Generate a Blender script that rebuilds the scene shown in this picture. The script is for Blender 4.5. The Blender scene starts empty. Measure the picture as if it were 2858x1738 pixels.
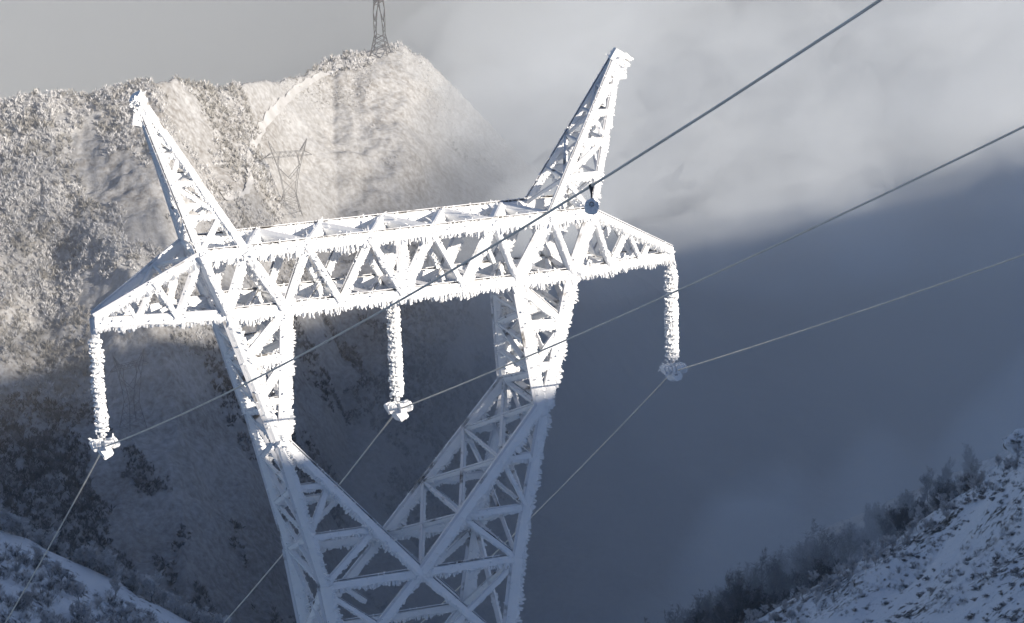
import bpy, math, random
import numpy as np
from mathutils import Vector, Matrix

random.seed(7)
RNG = np.random.default_rng(11)
C = bpy.context.scene.collection
scene = bpy.context.scene

# ------------------------------------------------------------------ camera
F_PX = 8215.27 / 2858.0
YAW, PITCH, ROLL = math.radians(20.2406), math.radians(15.1005), math.radians(-1.5059)
CAM = np.array([-23.05806, -71.65561, 19.48969])
fw = np.array([math.sin(YAW) * math.cos(PITCH), math.cos(YAW) * math.cos(PITCH), -math.sin(PITCH)])
r0 = np.array([math.cos(YAW), -math.sin(YAW), 0.0])
u0 = np.cross(r0, fw)
rt = r0 * math.cos(ROLL) + u0 * math.sin(ROLL)
up = -r0 * math.sin(ROLL) + u0 * math.cos(ROLL)
cam_d = bpy.data.cameras.new('camera')
cam = bpy.data.objects.new('camera', cam_d)
C.objects.link(cam)
cam_d.sensor_width = 36.0
cam_d.lens = F_PX * 36.0
cam_d.clip_start = 0.5
cam_d.clip_end = 20000
cam.matrix_world = Matrix(((rt[0], up[0], -fw[0], CAM[0]), (rt[1], up[1], -fw[1], CAM[1]),
                           (rt[2], up[2], -fw[2], CAM[2]), (0, 0, 0, 1)))
scene.camera = cam
V2 = np.array([math.sin(YAW), math.cos(YAW)])     # horizontal forward of the valley
U2 = np.array([math.cos(YAW), -math.sin(YAW)])    # horizontal right


def st_to_xyz(s, t, drop):
    s = np.asarray(s, float); t = np.asarray(t, float)
    return np.stack([CAM[0] + U2[0] * s + V2[0] * t, CAM[1] + U2[1] * s + V2[1] * t, CAM[2] - drop + 0 * s], -1)


def px_km(x, y):
    """direction of a sight line in valley coordinates: lateral and drop per metre forward"""
    d = fw + rt * ((x - 1429) / 8215.27) - up * ((y - 869) / 8215.27)
    f = d[0] * V2[0] + d[1] * V2[1]
    return (d[0] * U2[0] + d[1] * U2[1]) / f, -d[2] / f


# ------------------------------------------------------------------ helpers
def setp(o, label=None, cat=None, group=None, kind=None):
    if label: o['label'] = label
    if cat: o['category'] = cat
    if group: o['group'] = group
    if kind: o['kind'] = kind
    return o


def empty(name, loc, label, cat, group=None, rz=0.0):
    o = bpy.data.objects.new(name, None)
    o.empty_display_size = 0.3
    o.location = loc
    o.rotation_euler = (0, 0, rz)
    C.objects.link(o)
    return setp(o, label, cat, group)


class MB:
    def __init__(self):
        self.v = []; self.f = []; self.m = []; self.n = 0

    def add(self, verts, faces, mat=0):
        verts = np.asarray(verts, float).reshape(-1, 3)
        for f in faces:
            self.f.append([i + self.n for i in f]); self.m.append(mat)
        self.v.append(verts); self.n += len(verts)

    def mesh(self, name, mats, smooth=False, origin=None):
        me = bpy.data.meshes.new(name)
        v = np.concatenate(self.v) if self.v else np.zeros((0, 3))
        if origin is not None: v = v - np.asarray(origin)
        nf = len(self.f)
        lens = np.fromiter((len(f) for f in self.f), dtype=np.int32, count=nf)
        idx = np.fromiter((i for f in self.f for i in f), dtype=np.int32, count=int(lens.sum()))
        me.vertices.add(len(v)); me.vertices.foreach_set('co', v.astype(np.float32).ravel())
        me.loops.add(len(idx)); me.loops.foreach_set('vertex_index', idx)
        me.polygons.add(nf)
        me.polygons.foreach_set('loop_start', np.concatenate([[0], np.cumsum(lens)[:-1]]).astype(np.int32))
        for m in mats: me.materials.append(m)
        me.polygons.foreach_set('material_index', np.array(self.m, dtype=np.int32))
        me.polygons.foreach_set('use_smooth', np.full(nf, smooth))
        me.update(calc_edges=True); me.validate()
        return me

    def obj(self, name, mats, parent=None, smooth=False, origin=None):
        o = bpy.data.objects.new(name, self.mesh(name, mats, smooth, origin))
        C.objects.link(o)
        if parent is not None: o.parent = parent
        elif origin is not None: o.location = origin
        return o


def raw_mesh(name, v, f, mats, midx=None, smooth=False):
    """v (n,3), f (m,k) all faces of one size"""
    me = bpy.data.meshes.new(name)
    f = np.asarray(f, dtype=np.int32); k = f.shape[1]; nf = len(f)
    me.vertices.add(len(v)); me.vertices.foreach_set('co', np.asarray(v, np.float32).ravel())
    me.loops.add(nf * k); me.loops.foreach_set('vertex_index', f.ravel())
    me.polygons.add(nf); me.polygons.foreach_set('loop_start', np.arange(0, nf * k, k, dtype=np.int32))
    for m in mats: me.materials.append(m)
    if midx is not None: me.polygons.foreach_set('material_index', np.asarray(midx, np.int32))
    me.polygons.foreach_set('use_smooth', np.full(nf, smooth))
    me.update(calc_edges=True)
    return me


def link(name, me, parent=None, loc=None):
    o = bpy.data.objects.new(name, me); C.objects.link(o)
    if parent is not None: o.parent = parent
    if loc is not None: o.location = loc
    return o


def _hash(ix, iy, seed):
    h = (ix.astype(np.int64) * 374761393 + iy.astype(np.int64) * 668265263 + seed * 1442695041) & 0xffffffff
    h = ((h ^ (h >> 13)) * 1274126177) & 0xffffffff
    return ((h ^ (h >> 16)) & 0xffff) / 65535.0


def vnoise(x, y, seed=0):
    x = np.asarray(x, float); y = np.asarray(y, float)
    ix = np.floor(x); iy = np.floor(y); fx = x - ix; fy = y - iy
    fx = fx * fx * (3 - 2 * fx); fy = fy * fy * (3 - 2 * fy)
    a = _hash(ix, iy, seed); b = _hash(ix + 1, iy, seed); c = _hash(ix, iy + 1, seed); d = _hash(ix + 1, iy + 1, seed)
    return (a + (b - a) * fx) * (1 - fy) + (c + (d - c) * fx) * fy - 0.5


def fbm(x, y, oct=4, seed=0):
    r = 0; a = 1.0; f = 1.0
    for i in range(oct):
        r = r + a * vnoise(x * f + 17.3 * i, y * f - 9.1 * i, seed + i); a *= 0.5; f *= 2.03
    return r


def sstep(a, b, x):
    q = np.clip((x - a) / (b - a), 0, 1)
    return q * q * (3 - 2 * q)


# ------------------------------------------------------------------ materials
def new_mat(name):
    m = bpy.data.materials.new(name); m.use_nodes = True
    nt = m.node_tree; b = nt.nodes['Principled BSDF']
    return m, nt, b


def noise_node(nt, scale, detail=4, rough=0.55, coord='Object'):
    tc = nt.nodes.new('ShaderNodeTexCoord') if coord == 'Object' else nt.nodes.new('ShaderNodeNewGeometry')
    n = nt.nodes.new('ShaderNodeTexNoise')
    n.inputs['Scale'].default_value = scale; n.inputs['Detail'].default_value = detail
    n.inputs['Roughness'].default_value = rough
    nt.links.new(tc.outputs['Object' if coord == 'Object' else 'Position'], n.inputs['Vector'])
    return n


def ramp(nt, src, stops):
    r = nt.nodes.new('ShaderNodeValToRGB')
    el = r.color_ramp.elements
    while len(el) < len(stops): el.new(0.5)
    for e, (p, c) in zip(el, stops):
        e.position = p; e.color = (*c, 1)
    nt.links.new(src, r.inputs['Fac'])
    return r


def simple_mat(name, c1, c2, scale, rough=0.8, metal=0.0, bump=0.0, bscale=None, coord='Object', lo=0.35, hi=0.65):
    m, nt, b = new_mat(name)
    n = noise_node(nt, scale, coord=coord)
    r = ramp(nt, n.outputs['Fac'], [(lo, c1), (hi, c2)])
    nt.links.new(r.outputs['Color'], b.inputs['Base Color'])
    b.inputs['Roughness'].default_value = rough
    b.inputs['Metallic'].default_value = metal
    b.inputs['Specular IOR Level'].default_value = 0.25
    if bump:
        n2 = noise_node(nt, bscale or scale * 4, 3, coord=coord)
        bp = nt.nodes.new('ShaderNodeBump'); bp.inputs['Strength'].default_value = 0.6
        bp.inputs['Distance'].default_value = bump
        nt.links.new(n2.outputs['Fac'], bp.inputs['Height']); nt.links.new(bp.outputs['Normal'], b.inputs['Normal'])
    return m


M_RIME = simple_mat('rime_ice', (0.86, 0.875, 0.89), (0.92, 0.925, 0.93), 3.0, 0.75, bump=0.02, bscale=14)
M_STEEL = simple_mat('frosted_galvanised_steel', (0.13, 0.12, 0.11), (0.72, 0.73, 0.76), 1.6, 0.8, lo=.30, hi=.44)
M_GLASSY = simple_mat('glazed_insulator', (0.12, 0.10, 0.09), (0.30, 0.31, 0.33), 9.0, 0.3)
M_WIRE = simple_mat('aluminium_wire', (0.68, 0.63, 0.54), (0.80, 0.76, 0.67), 2.0, 0.6, 0.0)
M_FARSTEEL = simple_mat('far_galvanised_steel', (0.14, 0.14, 0.145), (0.24, 0.24, 0.245), 1.0, 0.7)
M_DARKMETAL = simple_mat('dark_clamp_metal', (0.04, 0.038, 0.04), (0.14, 0.14, 0.15), 12.0, 0.5, 0.3)
M_BARK = simple_mat('frosted_bark', (0.10, 0.09, 0.085), (0.45, 0.46, 0.48), 3.0, 0.9, coord='Geo')
M_TWIG = simple_mat('frosted_twigs', (0.43, 0.425, 0.42), (0.74, 0.74, 0.75), 0.9, 0.9, coord='Geo', lo=0.3, hi=0.62)
M_BROWN = simple_mat('brown_twigs', (0.25, 0.24, 0.225), (0.50, 0.49, 0.47), 0.5, 0.9, coord='Geo')
M_DEEP = simple_mat('shaded_bare_wood', (0.06, 0.058, 0.055), (0.26, 0.26, 0.265), 0.25, 0.9, coord='Geo', lo=0.42, hi=0.72)  # darker twigs for the low trees, with the valley shade in their colour
M_DARKTWIG = simple_mat('dark_twigs', (0.05, 0.05, 0.05), (0.17, 0.17, 0.175), 0.4, 0.9, coord='Geo')
M_SHRUB = simple_mat('dark_heather', (0.05, 0.047, 0.042), (0.40, 0.41, 0.43), 1.6, 0.9, coord='Geo', lo=0.42, hi=0.72)
M_SNOW = simple_mat('drifted_snow', (0.42, 0.42, 0.42), (0.53, 0.53, 0.54), 0.2, 0.9, coord='Geo')
M_ROCK = simple_mat('snowy_rock', (0.09, 0.088, 0.085), (0.75, 0.77, 0.80), 0.9, 0.9, coord='Geo', bump=0.2, bscale=2.5, lo=0.36, hi=0.46)

# ------------------------------------------------------------------ light and sky
LIGHT = np.array([-0.574, 0.819, -0.328]); LIGHT /= np.linalg.norm(LIGHT)   # travel direction of the sunlight
SUN_EL = math.asin(-LIGHT[2])
sd = bpy.data.lights.new('sun', 'SUN'); sd.energy = 5.0; sd.angle = math.radians(0.3); sd.color = (1.0, 0.90, 0.765)
sun = bpy.data.objects.new('sun', sd); C.objects.link(sun)
sun.rotation_euler = Vector(LIGHT).to_track_quat('-Z', 'Y').to_euler()
sun.location = (60, -160, 90)
w = bpy.data.worlds.new('World'); scene.world = w; w.use_nodes = True
sky = w.node_tree.nodes.new('ShaderNodeTexSky'); sky.sky_type = 'NISHITA'; sky.sun_disc = False
sky.sun_elevation = SUN_EL
sky.sun_rotation = math.atan2(-LIGHT[0], -LIGHT[1])
sky.altitude = 1400
sky.ozone_density = 5.0
w.node_tree.links.new(sky.outputs['Color'], w.node_tree.nodes['Background'].inputs['Color'])
w.node_tree.nodes['Background'].inputs['Strength'].default_value = 0.057
vs = scene.view_settings
scene.display_settings.display_device = 'sRGB'
vs.view_transform = 'Standard'; vs.look = 'None'; vs.gamma = 1; vs.exposure = 0.85; vs.use_curve_mapping = False

# ------------------------------------------------------------------ terrain
CREST = [(-900, 330), (-300, 305), (0, 285), (130, 262), (250, 268), (310, 250), (380, 228), (480, 220), (560, 236), (620, 246), (680, 232), (760, 222),
         (840, 212), (880, 190), (950, 155), (1070, 136), (1130, 134), (1180, 158), (1230, 205), (1340, 320), (1500, 480), (1700, 700), (2000, 950), (2900, 1200)]
KC, MC = np.array([px_km(*p) for p in CREST]).T
KT = np.array([-.3, -.12, -.09, -.06, -.02, .05]); TT = np.array([920., 945., 1000., 1085., 1120., 1130.])
SIL_R = [(1700, 1990), (2050, 1758), (2180, 1690), (2300, 1628), (2400, 1570), (2500, 1508), (2620, 1425), (2720, 1352), (2790, 1290), (2858, 1235), (3100, 1100)]
SIL_L = [(-300, 1400), (0, 1478), (100, 1515), (190, 1556), (330, 1618), (480, 1700), (570, 1752), (800, 1900)]
KR, MR = np.array([px_km(*p) for p in SIL_R]).T
KL, ML = np.array([px_km(*p) for p in SIL_L]).T


def s2_drop(s):
    return np.interp(s / 300, KR, MR) * 300


def hill_crest(s, t):
    k = np.clip(s / np.maximum(t, 600), KC[0], KC[-1])
    tc = np.interp(k, KT, TT)
    return np.interp(np.clip(s / tc, KC[0], KC[-1]), KC, MC) * tc, tc


def terrain_drop(s, t):
    """drop below the camera of the ground at lateral s and forward t"""
    n1 = fbm(s / 60, t / 60, 5, 3); n2 = fbm(s / 14, t / 14, 4, 9); n3 = fbm(s / 4, t / 4, 3, 21)
    dc, tc = hill_crest(s, t)
    below = np.maximum(tc - t, 0)
    fl = np.clip((tc - t) / 110, 0, 1)
    rib = np.abs(fbm((s - .35 * below) / 34, below / 210, 4, 31))
    a = dc + np.where(t < tc, 0.45 * (tc - t), 0.45 * (t - tc)) + fl * (15 * n1 + 5 * n2 + (13 - 6 * sstep(-.10, -.06, s / np.maximum(t, 600))) * rib - 4) + 1.6 * n3 + 1.2 * n2
    floor = 322 + 20 * n1 + np.clip((t - 1300) * 0.25, 0, 250)
    c2 = s2_drop(s) - 0.18 * (300 - t) + np.clip(np.abs(300 - t) / 12, .25, 1) * (2.6 * n2 + 0.7 * n3)
    c2 = c2 + np.where(t > 300, 1.3 * (t - 300), 0)
    c1 = np.interp(s / 300, KL, ML) * 300 - 0.15 * (300 - t) + np.clip(np.abs(300 - t) / 12, .25, 1) * (2.6 * n2 + 0.6 * n3) + np.where(t > 300, 1.3 * (t - 300), 0)
    c1 = np.where(s < -5, c1, 400)
    c2 = np.where(s > 5, c2, 400)
    c4 = (s2_drop(s * 300 / 365) * 365 / 300) + 2 + np.abs(t - 365) * np.where(t > 365, 0.40, 0.6) + 1.6 * n2
    c4 = np.where(s > 8, c4, 400)
    c3 = 3.0 + 0.567 * np.maximum(t, -30) + 0.42 * np.abs(s + 3) + 1.5 * n2 + 0.5 * n3 + np.where(t > 80, 0.3 * (t - 80), 0)
    d = np.minimum.reduce([a, floor, c2, c1, c3, c4])
    return d


def ground_at(s, t):
    return st_to_xyz(s, t, terrain_drop(np.asarray(s, float), np.asarray(t, float)))


def polar_ground():
    fine = np.radians(np.linspace(-12.5, 12.5, 560))
    lo = np.radians(np.linspace(-70, -12.5, 70))[:-1]; hi = np.radians(np.linspace(12.5, 70, 70))[1:]
    az = np.concatenate([lo, fine, hi])
    r = np.concatenate([np.geomspace(2, 200, 70)[:-1], np.linspace(200, 460, 170)[:-1], np.linspace(460, 700, 60)[:-1],
                        np.linspace(700, 1180, 330)[:-1], np.geomspace(1180, 9000, 60)])
    A, R = np.meshgrid(az, r, indexing='ij')
    s = R * np.sin(A); t = R * np.cos(A)
    v = st_to_xyz(s, t, terrain_drop(s, t)).reshape(-1, 3)
    na, nr = len(az), len(r)
    i = np.arange(na - 1)[:, None] * nr + np.arange(nr - 1)[None, :]
    f = np.stack([i, i + 1, i + nr + 1, i + nr], -1).reshape(-1, 4)[:, ::-1]
    return v, f


def ground_mat():
    m, nt, b = new_mat('snowy_ground')
    L = nt.links.new
    g = nt.nodes.new('ShaderNodeNewGeometry')
    n1 = noise_node(nt, 0.55, 5, 0.65, 'Geo'); n2 = noise_node(nt, 0.06, 4, 0.55, 'Geo'); n3 = noise_node(nt, 0.018, 3, 0.5, 'Geo')
    ad = nt.nodes.new('ShaderNodeMath'); ad.operation = 'MULTIPLY_ADD'
    ad.inputs[1].default_value = 0.42; L(n2.outputs['Fac'], ad.inputs[0]); L(n1.outputs['Fac'], ad.inputs[2])
    cov = ramp(nt, ad.outputs[0], [(0.56, (1, 1, 1)), (0.90, (0, 0, 0))])
    soil = ramp(nt, n3.outputs['Fac'], [(0.4, (0.22, 0.205, 0.19)), (0.6, (0.29, 0.285, 0.28))])
    mx = nt.nodes.new('ShaderNodeMix'); mx.data_type = 'RGBA'
    L(cov.outputs['Color'], mx.inputs['Factor']); L(soil.outputs['Color'], mx.inputs[6])
    mx.inputs[7].default_value = (0.47, 0.475, 0.485, 1)
    # shade of the far valley put into the colour of its low, thinly snowed ground
    sx = nt.nodes.new('ShaderNodeSeparateXYZ'); L(g.outputs['Position'], sx.inputs[0])
    hz_ = nt.nodes.new('ShaderNodeMath'); hz_.operation = 'MULTIPLY_ADD'; hz_.inputs[1].default_value = 60.0
    L(n3.outputs['Fac'], hz_.inputs[0]); L(sx.outputs['Z'], hz_.inputs[2])
    lowm = nt.nodes.new('ShaderNodeMapRange'); lowm.inputs['From Min'].default_value = -195.0; lowm.inputs['From Max'].default_value = -235.0
    L(hz_.outputs[0], lowm.inputs['Value'])
    mxl = nt.nodes.new('ShaderNodeMix'); mxl.data_type = 'RGBA'
    lf = nt.nodes.new('ShaderNodeMath'); lf.operation = 'MULTIPLY'; lf.inputs[1].default_value = 0.45
    L(lowm.outputs['Result'], lf.inputs[0]); L(lf.outputs[0], mxl.inputs['Factor']); L(mx.outputs[2], mxl.inputs[6]); mxl.inputs[7].default_value = (0.07, 0.073, 0.077, 1)
    mx = mxl
    # the near slopes lie under deeper snow with small dark plants showing through
    n4 = noise_node(nt, 1.1, 5, 0.7, 'Geo'); n5 = noise_node(nt, 0.13, 2, 0.5, 'Geo')
    ad2 = nt.nodes.new('ShaderNodeMath'); ad2.operation = 'MULTIPLY_ADD'; ad2.inputs[1].default_value = 0.6
    L(n5.outputs['Fac'], ad2.inputs[0]); L(n4.outputs['Fac'], ad2.inputs[2])
    cov2 = ramp(nt, ad2.outputs[0], [(0.86, (0.78, 0.80, 0.83)), (0.97, (0.07, 0.068, 0.062))])
    dv = nt.nodes.new('ShaderNodeVectorMath'); dv.operation = 'DOT_PRODUCT'
    L(g.outputs['Position'], dv.inputs[0]); dv.inputs[1].default_value = (V2[0], V2[1], 0)
    mr = nt.nodes.new('ShaderNodeMapRange'); mr.inputs['From Min'].default_value = 380 + float(V2 @ CAM[:2]); mr.inputs['From Max'].default_value = 500 + float(V2 @ CAM[:2])
    L(dv.outputs['Value'], mr.inputs['Value'])
    mx2 = nt.nodes.new('ShaderNodeMix'); mx2.data_type = 'RGBA'
    L(mr.outputs['Result'], mx2.inputs['Factor']); L(cov2.outputs['Color'], mx2.inputs[6]); L(mx.outputs[2], mx2.inputs[7])
    mx = mx2
    L(mx.outputs[2], b.inputs['Base Color'])
    b.inputs['Roughness'].default_value = 0.9; b.inputs['Specular IOR Level'].default_value = 0.1
    bp = nt.nodes.new('ShaderNodeBump'); bp.inputs['Strength'].default_value = 0.7; bp.inputs['Distance'].default_value = 0.8
    L(n1.outputs['Fac'], bp.inputs['Height']); L(bp.outputs['Normal'], b.inputs['Normal'])
    return m


M_GROUND = ground_mat()
gv, gf = polar_ground()
ground = link('ground', raw_mesh('ground', gv, gf, [M_GROUND], smooth=True)); ground['kind'] = 'structure'


def ridge():
    xs = np.concatenate([np.linspace(-420, -60, 40)[:-1], np.linspace(-60, 260, 130)[:-1], np.linspace(260, 2000, 130)])
    ys = np.concatenate([np.linspace(-600, -110, 16)[:-1], np.linspace(-110, -90, 9)[:-1], np.linspace(-90, -20, 14)])
    X, Y = np.meshgrid(xs, ys, indexing='ij')
    p = 0.819 * X + 0.574 * -100
    crest = -3.5 + 0.125 * X + 0.313 * 98.6
    crest = crest + 8.0 * (1 - sstep(-26, -15, p)) + fbm(X / 9, X * 0 + 3.3, 3, 41) * 0.35 + fbm(X / 90, X * 0 + 1.3, 4, 43) * np.clip((X - 90) / 120, 0, 1) * 12
    d = np.abs(Y + 100)
    z = crest - np.where(Y > -100, 0.85 * d, 0.5 * d) + np.clip(d - 3, 0, 8) / 8 * 3 * fbm(X / 10, Y / 10, 4, 51) * np.clip(d / 10, 0, 1)
    nx, ny = X.shape
    i = np.arange(nx - 1)[:, None] * ny + np.arange(ny - 1)[None, :]
    f = np.stack([i, i + ny, i + ny + 1, i + 1], -1).reshape(-1, 4)
    return np.stack([X, Y, z], -1).reshape(-1, 3), f


rv, rf = ridge()
rd = link('mountain_ridge', raw_mesh('mountain_ridge', rv, rf, [M_GROUND], smooth=True)); rd['kind'] = 'structure'

# ------------------------------------------------------------------ frosted lattice tower
WIND = np.array([0.42, -0.22, -0.88]); WIND /= np.linalg.norm(WIND)   # side on which the rime feathers grow


def unit(a):
    a = np.asarray(a, float); return a / max(np.linalg.norm(a), 1e-9)


CUBE = [(3, 2, 1, 0), (4, 5, 6, 7), (1, 5, 4, 0), (2, 6, 5, 1), (3, 7, 6, 2), (0, 4, 7, 3)]


def add_bar(mb, p0, p1, e1, e2, a, b, mat, off=(0, 0)):
    """flat steel bar from p0 to p1, section a x b along e1, e2"""
    p0 = np.asarray(p0); p1 = np.asarray(p1); o = e1 * off[0] + e2 * off[1]
    q = [o - e1 * a / 2 - e2 * b / 2, o + e1 * a / 2 - e2 * b / 2, o + e1 * a / 2 + e2 * b / 2, o - e1 * a / 2 + e2 * b / 2]
    mb.add([p0 + x for x in q] + [p1 + x for x in q], CUBE, mat)


def add_finger(mb, base, d, length, wd, e, mat=0):
    """one blunt rime feather"""
    d = unit(d); e1 = unit(np.cross(d, e)); e2 = np.cross(d, e1)
    bend = (e1 * random.uniform(-.25, .25) + e2 * random.uniform(-.25, .25)) * length
    rings = []
    for q, rad in ((0, 1.0), (0.55, 0.9), (0.9, 0.55)):
        c = base + d * length * q + bend * q * q
        rings += [c + (e1 * math.cos(h) + e2 * math.sin(h)) * wd * rad * .5 for h in (0.4, 2.5, 4.6)]
    rings.append(base + d * length + bend)
    f = []
    for k in (0, 3):
        for j in range(3):
            f.append((k + j, k + (j + 1) % 3, k + 3 + (j + 1) % 3, k + 3 + j))
    f += [(6, 7, 9), (7, 8, 9), (8, 6, 9)]
    mb.add(rings, f, mat)


def member(mb, p0, p1, wd, rime=1.0, fringe=1.0, steel=True, flen=1.0):
    """an angle-steel member under a crust of rime with feathers on the windward side"""
    p0 = np.asarray(p0, float); p1 = np.asarray(p1, float)
    ax = p1 - p0; L = np.linalg.norm(ax); ax = ax / L
    g = WIND - ax * (WIND @ ax)
    gl = np.linalg.norm(g)
    g = unit(g) if gl > .05 else unit(np.cross(ax, [0, 1, 0.1]))
    h = np.cross(ax, g)
    ra = wd * (0.52 + 0.25 * rime)          # half depth of the crust along g
    rb = wd * 0.46                          # half width across
    n = max(3, int(L / 0.085))
    ph = random.uniform(0, 50)
    V = []; NS = 10
    for i in range(n + 1):
        q = i / n; c = p0 + (p1 - p0) * q
        for j in range(NS):
            t = 2 * math.pi * (j + .5) / NS
            cg, ch = math.cos(t), math.sin(t)
            sg = math.copysign(abs(cg) ** 0.55, cg); sh = math.copysign(abs(ch) ** 0.55, ch)
            k = 1 + random.uniform(-.10, .10) + 0.14 * math.sin(ph + 7 * q * L + 2 * math.sin(ph * 3 + 3.1 * q * L))
            lee = 0.62 if sg < 0 else 1.0 * k
            V.append(c + g * (ra * sg * lee + 0.15 * ra) + h * rb * sh * (0.9 + .1 * k))
    Fc = [(i * NS + j, i * NS + (j + 1) % NS, (i + 1) * NS + (j + 1) % NS, (i + 1) * NS + j) for i in range(n) for j in range(NS)]
    Fc += [tuple(range(NS - 1, -1, -1)), tuple(n * NS + j for j in range(NS))]
    mb.add(V, Fc, 0)
    if steel:                               # the bare lee edge of the angle
        add_bar(mb, p0, p1, g, h, wd * .30, wd * .10, 1, (-wd * .42, wd * .38))
        add_bar(mb, p0, p1, g, h, wd * .08, wd * .72, 1, (-wd * .55, wd * .02))
    m = int(L * 42 * fringe)
    for i in range(m):
        q = random.random(); c = p0 + (p1 - p0) * q
        env = 0.40 + 0.85 * abs(math.sin(ph + 4.3 * q * L) * math.sin(ph * 2 + 1.7 * q * L)) ** .7
        o = random.uniform(-1, 1)
        ln = random.uniform(.45, 1.0) * min(wd, .26) * (0.45 + 0.4 * rime) * env * (.45 + .55 * gl) * flen
        d = g * 1.0 + h * o * .25 + ax * random.uniform(-.12, .12) + np.array([0, 0, -.15])
        add_finger(mb, c + g * ra * .85 + h * rb * o * .8, d, ln + .12 * wd, random.choice((.04, .06, .08, .11)), ax)
    for i in range(int(L * 16 * fringe)):    # sparse tufts on the other sides
        q = random.random(); c = p0 + (p1 - p0) * q; t = random.uniform(0, 2 * math.pi)
        d = g * math.cos(t) + h * math.sin(t)
        add_finger(mb, c + d * rb * .75, d, random.uniform(.2, .5) * wd, random.uniform(.03, .06), ax)


ATO, ATI, HB, BO, BI, KX, KZ, KKZ, BX = 5.37, 4.15, 1.61, 4.76, 3.18, 3.67, -3.39, -7.47, 2.70
WBM, WK, WKK, PX, PZ = 0.86, 1.38, 1.61, 6.51, 5.61
TM = [M_RIME, M_STEEL]
tower = empty('transmission_tower', (0, 0, -26.0), 'large lattice power pylon thickly crusted in white rime, its sunlit crossarm filling the middle', 'pylon')


def part(name, segs, parent, wd=.2, rime=1, fringe=1, label=None):
    mb = MB()
    fl = 1.0
    if 'brace' in name: fl = .6; fringe *= .6
    for sg in segs: member(mb, sg[0], sg[1], sg[2] if len(sg) > 2 else wd, rime, fringe, name != 'top_lacing', fl)
    o = mb.obj(name, TM, None)
    o.parent = parent
    o.matrix_parent_inverse = Matrix.Identity(4)
    if parent is tower: o.location = (0, 0, 26.0)
    if label: o['label'] = label
    return o


def lp(a, b, q):
    a = np.asarray(a, float); b = np.asarray(b, float); return a + (b - a) * q


F, B = -1, 1
# --- crossarm
segs = []
for y in (F, B):
    segs += [((-ATO, y * WBM, HB), (ATO, y * WBM, HB)), ((-BO, y * WBM, 0), (BO, y * WBM, 0))]
    for sx in (-1, 1):
        segs += [((sx * ATO, y * WBM, HB), (sx * 8, y * .12, .12), .17), ((sx * BO, y * WBM, 0), (sx * 8, y * .12, -.02), .20)]
cross = part('crossarm', segs, tower, .245, 1.0, 1.25)
UP = [4.15, 2.55, .85]; LO = [3.18, 1.7, 0.0]
for y in (F, B):
    def pu(x): return (x, y * WBM, HB)
    def pl(x): return (x, y * WBM, 0)
    for sx in (-1, 1):
        for i in range(3):
            part('diagonal_brace', [(pu(sx * UP[i]), pl(sx * LO[i]))], cross, .20 if i else .24)
            if i < 2: part('diagonal_brace', [(pl(sx * LO[i]), pu(sx * UP[i + 1]))], cross, .165)
        part('diagonal_brace', [(pu(sx * ATO), pl(sx * BO))], cross, .24)
        part('diagonal_brace', [(pu(sx * ATI), pl(sx * BO))], cross, .18)
        # tip panels
        tu = lambda q: lp((sx * ATO, y * WBM, HB), (sx * 8, y * .12, .12), q)
        tl = lambda q: lp((sx * BO, y * WBM, 0), (sx * 8, y * .12, -.02), q)
        part('tip_brace', [(tu(0), tl(.37))], cross, .15)
        part('tip_brace', [(tl(.37), tu(.43))], cross, .14)
        part('tip_brace', [(tu(.43), tl(.68))], cross, .12)
        part('tip_brace', [(tl(.68), tu(.72))], cross, .11, .8)
part('strut', [((0, -WBM, HB), (0, -WBM, 0))], cross, .18)
part('strut', [((0, WBM, HB), (0, WBM, 0))], cross, .18)
part('strut', [((0, -WBM, 0), (0, WBM, 0))], cross, .22)
xs_b = [-3.4, -1.7, 0, 1.7, 3.4]; xs_f = [-4.15, -2.55, -.85, .85, 2.55, 4.15]
for z, nm in ((HB, 'top_lacing'), (0, 'bottom_lacing')):
    for i in range(5):
        part(nm, [((xs_f[i], -WBM, z), (xs_b[i], WBM, z))], cross, .34 if z else .2, .5, .5)
        part(nm, [((xs_b[i], WBM, z), (xs_f[i + 1], -WBM, z))], cross, .34 if z else .2, .5, .5)
    xe = ATO if z else BO
    for sx in (-1, 1):
        part(nm, [((sx * xe, -WBM, z), (sx * xe, WBM, z))], cross, .16, .8)
        part(nm, [((sx * 4.15, -WBM, z), (sx * xe, WBM, z))], cross, .14, .8)
        tu = lambda y, q: lp((sx * xe, y * WBM, z), (sx * 8, y * .12, .12 if z else -.02), q)
        part(nm, [(tu(F, 0), tu(B, .33))], cross, .08, .5, .4)
        part(nm, [(tu(B, .33), tu(F, .6))], cross, .075, .5, .4)
        part(nm, [(tu(F, .33), tu(B, .33))], cross, .07, .5, .4)
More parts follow.
